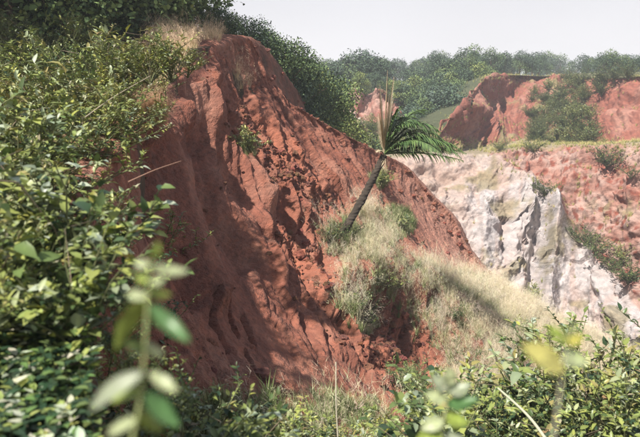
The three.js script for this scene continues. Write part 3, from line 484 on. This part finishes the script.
// ---------------------------------------------------------------- grass
const straw = [0.58, 0.50, 0.33], hay = [0.64, 0.58, 0.44], gg = [0.22, 0.27, 0.10], gp = [0.46, 0.46, 0.26];
const plumeG = [tuftGeo(501, 22, 0.62, 0.007, gp, straw, 0.7, 0.8), tuftGeo(502, 18, 0.85, 0.006, straw, hay, 0.65, 0.95), tuftGeo(503, 26, 0.42, 0.013, gg, gp, 0.6, 0.3)];
const greenG = [tuftGeo(511, 34, 0.5, 0.018, [0.10, 0.16, 0.05], [0.22, 0.26, 0.10], 0.6, 0), tuftGeo(512, 30, 0.42, 0.018, [0.14, 0.2, 0.06], gp, 0.7, 0.1)];
const meadow = [[316, 236], [332, 222], [352, 214], [368, 204], [380, 212], [388, 232], [396, 250], [420, 262], [446, 268], [464, 272], [486, 280], [512, 296], [548, 318], [620, 350], [660, 372], [660, 470], [455, 470], [440, 378], [400, 322], [384, 306], [378, 336], [352, 334], [332, 300], [342, 275], [330, 262]];
const inRill = (x, y) => polyDist(x, y, [[384, 312], [408, 334], [434, 364]])[0] < 13;
{
  const mask = (x, y) => y > 412 && x > 225 && x < 430 ? 0.06 : inPoly(x, y, meadow) && !inRill(x, y) ? (0.12 + 0.88 * sstep(-0.3, 0.2, n3(x * 0.045, y * 0.06, 1))) * sstep(10, 26, Math.hypot(x - 345, (y - 236) * 1.3)) : 0;
  stuff('plume_grass', 'pale feathery grass on the bench around the leaning palm', 'grass', plumeG, M.grass, scatterOn(gully, 9000, 260000, mask).map(p => [p, 0.5 + 0.85 * R0(), [0.9 + 0.2 * R0(), 0.9 + 0.2 * R0(), 0.85 + 0.25 * R0()]]));
  const gm = (x, y) => { let d = Math.min(...[[345, 240, 22], [395, 225, 20], [378, 182, 10], [362, 322, 16], [410, 385, 16], [384, 285, 12], [250, 150, 12], [250, 400, 0]].map(q => Math.hypot(x - q[0], (y - q[1]) * 1.2) / (q[2] + 0.01))); const low = y > 402 && x > 170 && x < 470 ? 0.5 : 0; return Math.max(low, d < 1 ? 0.7 : inPoly(x, y, meadow) ? 0.05 + 0.3 * sstep(0.0, 0.3, n3(x * 0.05, y * 0.07, 8)) : 0); };
  stuff('green_grass', 'short green grass scattered on the red slope and bench', 'grass', greenG, M.grass, scatterOn(gully, 3000, 220000, gm).map(p => [p, 0.6 + 0.6 * R0()]));
  const rimSpots = []; for (let k = 0; k < 1000; k++) { const d = 16 + 11.5 * R0(), px = 160 + 92 * R0(), p = gpx(px, d); if (p.y > 1.0 && n3(p.x * 0.9, 1, p.z * 0.6) > -0.25) rimSpots.push([V(p.x, p.y + 0.02, p.z), 0.6 + 0.8 * R0() * R0(), [1.3, 1.12, 1.02]]); }
  for (let k = 0; k < 260; k++) { const a = R0() * 6.28, q = Math.sqrt(R0()); rimSpots.push([P(152 + 16 * q * Math.cos(a), 118 + 12 * q * Math.sin(a), 13.4 + q * 0.5 * Math.sin(a)), 0.35 + 0.3 * R0(), [1.05, 0.8, 0.72]]); }
  stuff('dry_grass', 'dry straw grass fringing the top edge of the red wall', 'grass', [plumeG[0], plumeG[1]], M.grass, rimSpots);
  const farM = (x, y, p) => (n3(p.x * 0.12, p.y * 0.12, p.z * 0.12) > 0.15 ? 0.2 : 0.02) + (y < 152 && y > 138 ? 0.5 : 0);
  stuff('far_grass', 'thin grass in patches on the cliffs across the gully', 'grass', greenG, M.grass, [...scatterOn(wall, 1500, 60000, (x, y, p) => whiteSide(x, y) > 4 ? 0.1 * farM(x, y, p) : farM(x, y, p)), ...scatterOn(bowl, 1500, 60000, farM)].map(p => [p, 0.6 + 0.7 * R0(), [1.7, 1.35, 1.2]]));
}
// loose clods on the broken ground
{
  const g = []; for (let k = 0; k < 3; k++) { const b = new THREE.IcosahedronGeometry(0.12, 1), p = b.attributes.position; for (let i = 0; i < p.count; i++) { const x = p.getX(i), y = p.getY(i), z = p.getZ(i), f = 1 + 0.55 * n3(x * 9 + k * 5, y * 9, z * 9); p.setXYZ(i, x * f, y * f * 0.8, z * f); } const c = []; for (let i = 0; i < p.count; i++) c.push(0.38, 0.14, 0.09); b.setAttribute('color', new THREE.Float32BufferAttribute(c, 3)); b.computeVertexNormals(); g.push(b); }
  stuff('clay_clods', 'crumbled red clay clods lying on the broken slope', 'clods', g, M.soil, scatterOn(gully, 2600, 120000, (x, y) => x > 180 && !inPoly(x, y, meadow) ? 0.9 * Math.pow(rough(x, y), 2) + 0.012 : inRill(x, y) ? 0.4 : 0).map(p => [p, 0.2 + 1.1 * Math.pow(R0(), 4), [0.85 + 0.4 * R0(), 0.85 + 0.4 * R0(), 0.85 + 0.4 * R0()]]));
}
// ---------------------------------------------------------------- single bushes on the slope and bench
for (const [px, py, s, v, label] of [
  [250, 152, 0.95, 4, 'yellowish bush clinging to the red wall below the ridge'],
  [334, 240, 1.0, 5, 'dark bush at the foot of the leaning palm'], [350, 238, 0.8, 3, 'small dark bush touching the leaning palm trunk'],
  [362, 326, 1.25, 5, 'dark bush on the brink beside the red rill'], [350, 315, 1.0, 3, 'dark green bush above the rubble at the grass edge'],
  [402, 232, 1.0, 2, 'low broad-leaved bush in the pale grass beyond the palm'], [380, 186, 1.1, 4, 'light green bush behind the leaning palm trunk'],
  [384, 292, 1.3, 1, 'upright olive bush in the pale grass above the rill'], [410, 392, 1.0, 3, 'green bush at the lower end of the red rill'],
  [428, 402, 0.8, 0, 'leafy bush below the red rill'], [455, 320, 0.9, 5, 'small dark bush in the middle of the pale grass'], [430, 285, 0.8, 1, 'low olive bush on the crown of the grassy mound'], [490, 345, 1.2, 0, 'green broad-leaved bush on the lower grassy mound'], [470, 375, 1.2, 3, 'dark green bush at the foot of the grassy mound'], [400, 262, 0.7, 4, 'small light bush just below the smooth red shoulder'], [520, 340, 1.1, 4, 'olive bush in the pale grass at the end of the spur']]) shrub(S[v], on(gully, px, py), s, label, null, 'bush');
for (const [px, py, s, v, label] of [
  [606, 168, 3.4, 5, 'dark bush hanging on the red face across the gully'], [545, 196, 2.4, 5, 'small dark bush where red clay meets white cliff'], [585, 246, 3.0, 5, 'dark bush in the hollow of the white cliff'], [596, 256, 2.6, 3, 'bush beside the hollow of the white cliff'],
  [612, 270, 2.6, 3, 'green bush on the red slope right above the white cliff'.replace('right ', '')], [628, 285, 3.0, 5, 'dark bush at the lower end of the red face'], [632, 180, 2.0, 3, 'small bush on the far side of the red face'], [530, 300, 2.0, 4, 'green bush at the foot of the white cliff'], [534, 152, 2.0, 5, 'bush on the grassy lip above the red face'], [500, 151, 1.6, 5, 'small round bush on the grassy lip above the white cliff'], [622, 262, 2.2, 1, 'olive bush on the grassy red slope beside the cliff']]) shrub(S[v], on(wall, px, py), s, label, null, 'bush');
{ const r = rng(303); for (let k = 0; k < 90; k++) { const py = 88 + 58 * r(), px = 560 + (py - 118) * 0.1 + 62 * (r() - 0.5); shrub(S[[5, 0, 1, 3][k % 4]], on(bowl, px, py), 1.4 + 1.6 * r(), ['dense dark', 'broad-leaved', 'olive', 'small-leaved dark'][k % 4] + ' bush in the overgrown middle of the red amphitheatre' + (py < 108 ? ', under the plateau edge' : py > 128 ? ', on its floor' : ''), 'bushes in the red amphitheatre', 'bush'); }
  for (const [px, py] of [[598, 88], [606, 84], [614, 82], [602, 96], [628, 80], [570, 84], [560, 84], [580, 86]]) shrub(S[5], on(bowl, px, py), 3.4, 'dark bush on the plateau edge over the red face', 'bushes on the far plateau edge', 'bush');
  for (const [px, py, h] of [[347, 103, 3], [358, 95, 3.6], [366, 97, 2.6], [377, 93, 3.2], [390, 101, 3.4], [398, 106, 4], [405, 112, 4.4], [340, 112, 4]]) tree(T[px % 2 ? 4 : 6], on(scar, px, py), h, 'small tree on the upper edge of the pink landslip scar', 'small trees edging the pink scar');
  for (let k = 0; k < 10; k++) shrub(S[k % 2 ? 5 : 1], on(scar, 348 + 50 * r(), 128 + 22 * r()), 2 + 1.5 * r(), 'bush at the foot of the pink landslip scar', 'bushes below the pink scar', 'bush'); }

// ---------------------------------------------------------------- the leaning palm
{
  const o = new THREE.Group(), base = on(gully, 341, 234), d0 = toPx(base)[2], crown = P(384, 154, d0 + 0.4), L = crown.clone().sub(base); o.position.copy(base);
  const TB = new Buf(), ns = 90, sd = 14; let prev = null;
  for (let k = 0; k <= ns; k++) { const t = k / ns, c = V(L.x * (t + 0.04 * Math.sin(t * Math.PI)), L.y * (t * 1.04) - 0.15, L.z * t), ring = []; for (let q = 0; q < sd; q++) { const a = q / sd * 6.2832, scale = hash3(Math.floor((q + k * 0.35) / 2.3), Math.floor(k / 3.2 + (q % 2) * 0.5), 5) * (1 - ((k * 0.31 + q * 0.17) % 1) * 0.6), r = (0.125 - 0.03 * t + 0.05 * (t < 0.06 ? 1 : 0)) * (1 + 0.5 * scale + 0.2 * n3(q * 2, k * 0.7, 1)); const v = 0.6 + 0.7 * scale; ring.push(TB.v(V(c.x + r * Math.cos(a), c.y - 0.3 * r * Math.cos(a), c.z + r * Math.sin(a)), [0.055 * v, 0.042 * v, 0.032 * v])); } if (prev) for (let q = 0; q < sd; q++) { const e = (q + 1) % sd; TB.tri(prev[q], ring[q], prev[e]); TB.tri(prev[e], ring[q], ring[e]); } prev = ring; }
  part('trunk', TB.geo(), M.bark, o);
  const r = rng(601), m = (px) => px / FPX * d0;
  const frond = (name, ax, ay, az, len, arch, colA, colB, leafLen, n, droop) => {   // direction in photo-like axes: x along the bank, y up, z towards the viewer
    const B = new Buf(), d = V(ax, ay, az).normalize(), pts = [], K = 14; for (let k = 0; k <= K; k++) { const t = k / K; pts.push(V(L.x + d.x * len * t, L.y + d.y * len * t - arch * len * t * t, L.z + d.z * len * t)); }
    B.tube(pts, 0.035, 0.008, mixc(colA, colB, 0.6), 4);
    for (let k = 0; k < n; k++) { const t = 0.12 + 0.88 * k / n, f = Math.min(K - 0.001, t * K), i = Math.floor(f), b = V().lerpVectors(pts[i], pts[i + 1], f - i), dir = V().subVectors(pts[i + 1], pts[i]).normalize(), sidev = V().crossVectors(dir, UPV).normalize(); const ll = leafLen * Math.sin(Math.PI * (0.18 + 0.76 * t)) * (0.85 + 0.3 * r());
      for (const sg of [-1, 1]) { const ld = V().addScaledVector(dir, 0.75).addScaledVector(sidev, sg).add(V(0, 0.25 - droop * r(), 0)).normalize(), nn = V(0, 1, 0).addScaledVector(ld, -ld.y).normalize(); B.leaf(b, ld, nn, ll, ll * 0.06 + 0.012, mixc(colA, colB, r()), 0.03, 0.18 + 0.2 * droop); } }
    part(name, B.geo(), M.frond, o);
  };
  const gA = [0.035, 0.075, 0.025], gB = [0.13, 0.20, 0.06], dA = [0.30, 0.23, 0.14], dB = [0.52, 0.43, 0.30];
  for (const [x, y, z, len, arch] of [[0.7, 1.2, 0.1, 4.0, 0.66], [0.85, 1.1, -0.2, 4.0, 0.7], [0.5, 1.3, 0.2, 3.6, 0.62], [1, 1.0, 0.25, 3.9, 0.72], [0.35, 1.3, -0.2, 3.2, 0.55], [0.8, 0.9, 0.7, 3.2, 0.6], [0.25, 1.3, 0.1, 3.0, 0.4], [1, 0.35, 0.05, 3.2, 0.32], [1, 0.6, -0.2, 3.5, 0.48], [1, 0.15, 0.25, 2.9, 0.2], [0.6, 1.3, -0.3, 4.0, 0.5], [1, 0.8, 0.05, 3.7, 0.6], [0.8, 1.2, 0.3, 3.6, 0.75], [1, 0.3, -0.25, 3.1, 0.3], [0.45, 1.3, 0.3, 3.3, 0.6]]) frond('frond', x, y, z, len, arch, gA, gB, 0.62, 44, 0.7);
  for (const [x, y, z, len] of [[0.02, 1, 0, 3.0], [0.1, 1, 0.05, 2.8], [-0.08, 1, -0.04, 2.5], [0.05, 1, 0.12, 2.2], [-0.16, 1, 0.08, 1.5], [0.16, 1, -0.08, 2.0]]) frond('dead_frond', x, y, z, len, 0.0, dA, dB, 0.3, 40, 0.1);
  for (const [x, y, z, len, arch] of [[-0.5, 0.7, 0.3, 0.6, 0.6], [0.1, -0.5, 0.4, 0.5, 0.4]]) frond('dead_frond', x, y, z, len, arch, dA, dB, 0.25, 16, 0.6);
  top(o, 'palm_tree', 'young palm with a dark leaning trunk on the grassy bench', 'palm');
}
// ---------------------------------------------------------------- bushes at the foot of the view, on the near bank
for (const [px, d, h, v, label] of [
  [500, 9.5, 2.3, 1, 0], [545, 10, 2.8, 1, 0], [590, 9.4, 2.9, 0, 0], [632, 10, 3.1, 1, 0], [670, 9.2, 2.9, 5, 0], [570, 8.4, 2.1, 3, 0], [620, 8.2, 2.2, 5, 0], [520, 8.2, 1.8, 5, 0], [480, 8.6, 1.4, 1, 0], [655, 7.6, 2.0, 1, 0], [605, 11, 3.2, 4, 0], [560, 11.2, 3.0, 4, 0],
  [450, 6.4, 1.5, 2, 1], [432, 6.8, 1.3, 0, 1], [470, 6.0, 1.35, 2, 1],
  [205, 6.0, 1.3, 1, 2], [235, 6.4, 1.1, 4, 2], [262, 7.0, 1.0, 1, 2], [290, 7.6, 1.0, 4, 2], [312, 8.2, 1.0, 0, 2], [335, 8.8, 0.95, 1, 2], [360, 9, 0.95, 4, 2], [384, 9.2, 1.0, 0, 2], [408, 9, 1.05, 4, 2], [180, 5.2, 1.4, 3, 2], [160, 4.2, 1.2, 0, 2], [215, 4.6, 0.95, 2, 2]])
  shrub(S[v], gpx(px, d), h, [(v === 3 || v === 5 ? 'dense dark shrub' : 'yellow-green shrub') + ' on the near bank facing the white cliff', 'pale broad-leaved shrub on the near bank below the rill', ['broad-leaved weedy', 'olive small-leaved', 'large-leaved weedy', 'dark weedy', 'drooping olive', 'dense dark'][v] + ' shrub on the near bank at the foot of the red wall'][label], ['dense shrubs of the near bank', 'broad-leaved shrubs of the near bank', 'weeds at the foot of the red wall'][label]);

// ---------------------------------------------------------------- plants close to the lens
const curved = (a, b, wid, arch, side, col) => {      // one leaf blade, 6 by 4 faces, from a to b
  const B = new Buf(), d = V().subVectors(b, a), len = d.length(); d.normalize(); const s = side.clone().addScaledVector(d, -side.dot(d)).normalize(), n = V().crossVectors(s, d).normalize(), id = [];
  for (let k = 0; k <= 8; k++) for (let q = -2; q <= 2; q++) { const t = k / 8, w = wid * Math.pow(Math.sin(Math.PI * Math.pow(t, 0.8)), 0.8) * q / 4, h = arch * len * Math.sin(Math.PI * t) + Math.abs(q) * 0.06 * wid + 0.02 * wid * Math.sin(k * 2.1 + q); const bl = 0.85 + 0.3 * n3(k * 1.7, q * 2.3, len * 90), c = (q === 0 ? col.map(x => x * 1.2) : col).map(x => Math.min(0.85, x * bl)); id.push(B.v(V(a.x + d.x * len * t + s.x * w + n.x * h, a.y + d.y * len * t + s.y * w + n.y * h, a.z + d.z * len * t + s.z * w + n.z * h), c)); }
  for (let k = 0; k < 8; k++) for (let q = 0; q < 4; q++) { const i = k * 5 + q; B.tri(id[i], id[i + 1], id[i + 5]); B.tri(id[i + 1], id[i + 6], id[i + 5]); }
  return B.geo();
};
function closePlant(name, label, d, stemPx, leaves, rStem, stemCol) {
  const o = new THREE.Group(), b = P(...stemPx[0], d), g = gpos(b.x, b.z, -0.02); o.position.copy(g);
  const rel = (x, y, dd = 0) => P(x, y, d + dd).sub(g), pts = [V(0, 0, 0), ...stemPx.map(q => rel(q[0], q[1]))], curve = new THREE.CatmullRomCurve3(pts), B = new Buf(); B.tube(curve.getPoints(40), rStem, rStem * 0.5, stemCol, 8); part('stem', B.geo(), M.bark, o);
  for (const [x0, y0, x1, y1, w, col, dz = 0, sx = 0.3] of leaves) part('leaf', curved(rel(x0, y0), rel(x1, y1, dz), w / FPX * d, 0.12, (Math.abs(y1 - y0) > Math.abs(x1 - x0) ? V(1, 0.1, -0.5) : V(0.15, 0.75, -0.6)).normalize(), col), M.leaf, o);
  return top(o, name, label, 'plant');
}
const lg = [0.30, 0.38, 0.08], wg = [0.33, 0.37, 0.25], mg = [0.10, 0.21, 0.07], pg = [0.42, 0.47, 0.26], yl = [0.50, 0.46, 0.15];
closePlant('leafy_plant', 'tall soft-stemmed plant with a large yellow-green leaf against the red wall', 0.85, [[128, 470], [140, 400], [146, 330], [148, 290], [152, 258]], [
  [148, 300, 116, 352, 22, lg, 0.02], [146, 372, 90, 412, 20, wg, 0.0], [148, 304, 190, 342, 16, mg, -0.03], [150, 266, 190, 271, 12, pg, 0.01], [150, 266, 134, 264, 11, pg, 0], [152, 258, 158, 240, 9, lg, 0], [147, 298, 128, 294, 12, pg, 0.02], [148, 292, 172, 295, 11, lg, 0.02], [149, 282, 138, 276, 9, lg, 0.04], [149, 282, 164, 277, 9, pg, -0.03], [148, 312, 160, 330, 10, [0.2, 0.28, 0.08], 0.04], [145, 345, 166, 356, 13, pg, 0.03],
  [144, 350, 122, 342, 12, [0.2, 0.28, 0.08], -0.03], [146, 392, 180, 428, 20, mg, 0.0], [148, 372, 178, 392, 13, pg, -0.02], [143, 392, 112, 402, 14, lg, 0.05], [140, 412, 166, 432, 16, lg, 0.05], [138, 420, 108, 436, 16, pg, 0.02]], 0.003, [0.30, 0.34, 0.14]);
closePlant('leafy_plant', 'pale plant with broad rounded leaves below the red rill', 1.5, [[440, 470], [444, 420], [450, 385]], [[446, 400, 424, 394, 15, pg], [448, 392, 472, 384, 15, wg], [450, 385, 446, 366, 16, pg, 0, 1], [445, 415, 470, 424, 16, lg], [444, 420, 420, 430, 15, pg], [446, 405, 480, 398, 14, mg], [442, 440, 470, 445, 22, wg], [443, 436, 414, 442, 20, lg], [448, 390, 430, 376, 16, wg]], 0.004, [0.34, 0.36, 0.18]);
closePlant('leafy_plant', 'thin plant carrying one round yellow leaf before the white cliff', 0.9, [[548, 475], [556, 420], [562, 375], [566, 338]], [[562, 372, 518, 344, 26, yl, 0, 0.6], [566, 340, 584, 336, 14, [0.5, 0.46, 0.1]], [565, 345, 546, 326, 14, lg], [566, 338, 572, 320, 10, pg, 0, 1], [564, 356, 590, 362, 16, pg]], 0.002, [0.44, 0.42, 0.30]);
function stick(label, pts, r0, r1, col) { const B = new Buf(), q = pts.map(p => P(...p)), o = q[0].clone(); B.tube(new THREE.CatmullRomCurve3(q.map(p => p.sub(o))).getPoints(16), r0, r1, col, 6); const m = new THREE.Mesh(B.geo(), M.bark); m.position.copy(o); top(m, 'dry_stick', label, 'stick'); }
stick('pale dry stick slanting through the dark near bank shrubs', [[560, 460, 6.6], [530, 418, 7.0], [498, 388, 7.4]], 0.022, 0.012, [0.42, 0.42, 0.30]);
stick('thin dry stick lying across the rim thicket', [[84, 118, 8.2], [112, 98, 8.6], [150, 76, 9.2]], 0.008, 0.005, [0.36, 0.30, 0.22]);
stick('bare reddish twig jutting out over the red wall', [[128, 182, 6.3], [155, 170, 6.6], [181, 161, 6.9]], 0.008, 0.004, [0.30, 0.17, 0.12]);
stick('upright dry stalk at the foot of the red wall', [[338, 440, 8.2], [336, 400, 8.2], [336, 362, 8.3]], 0.012, 0.008, [0.46, 0.42, 0.32]);
console.log('done', (performance.now() / 1000).toFixed(1));
renderer.render(scene, camera);
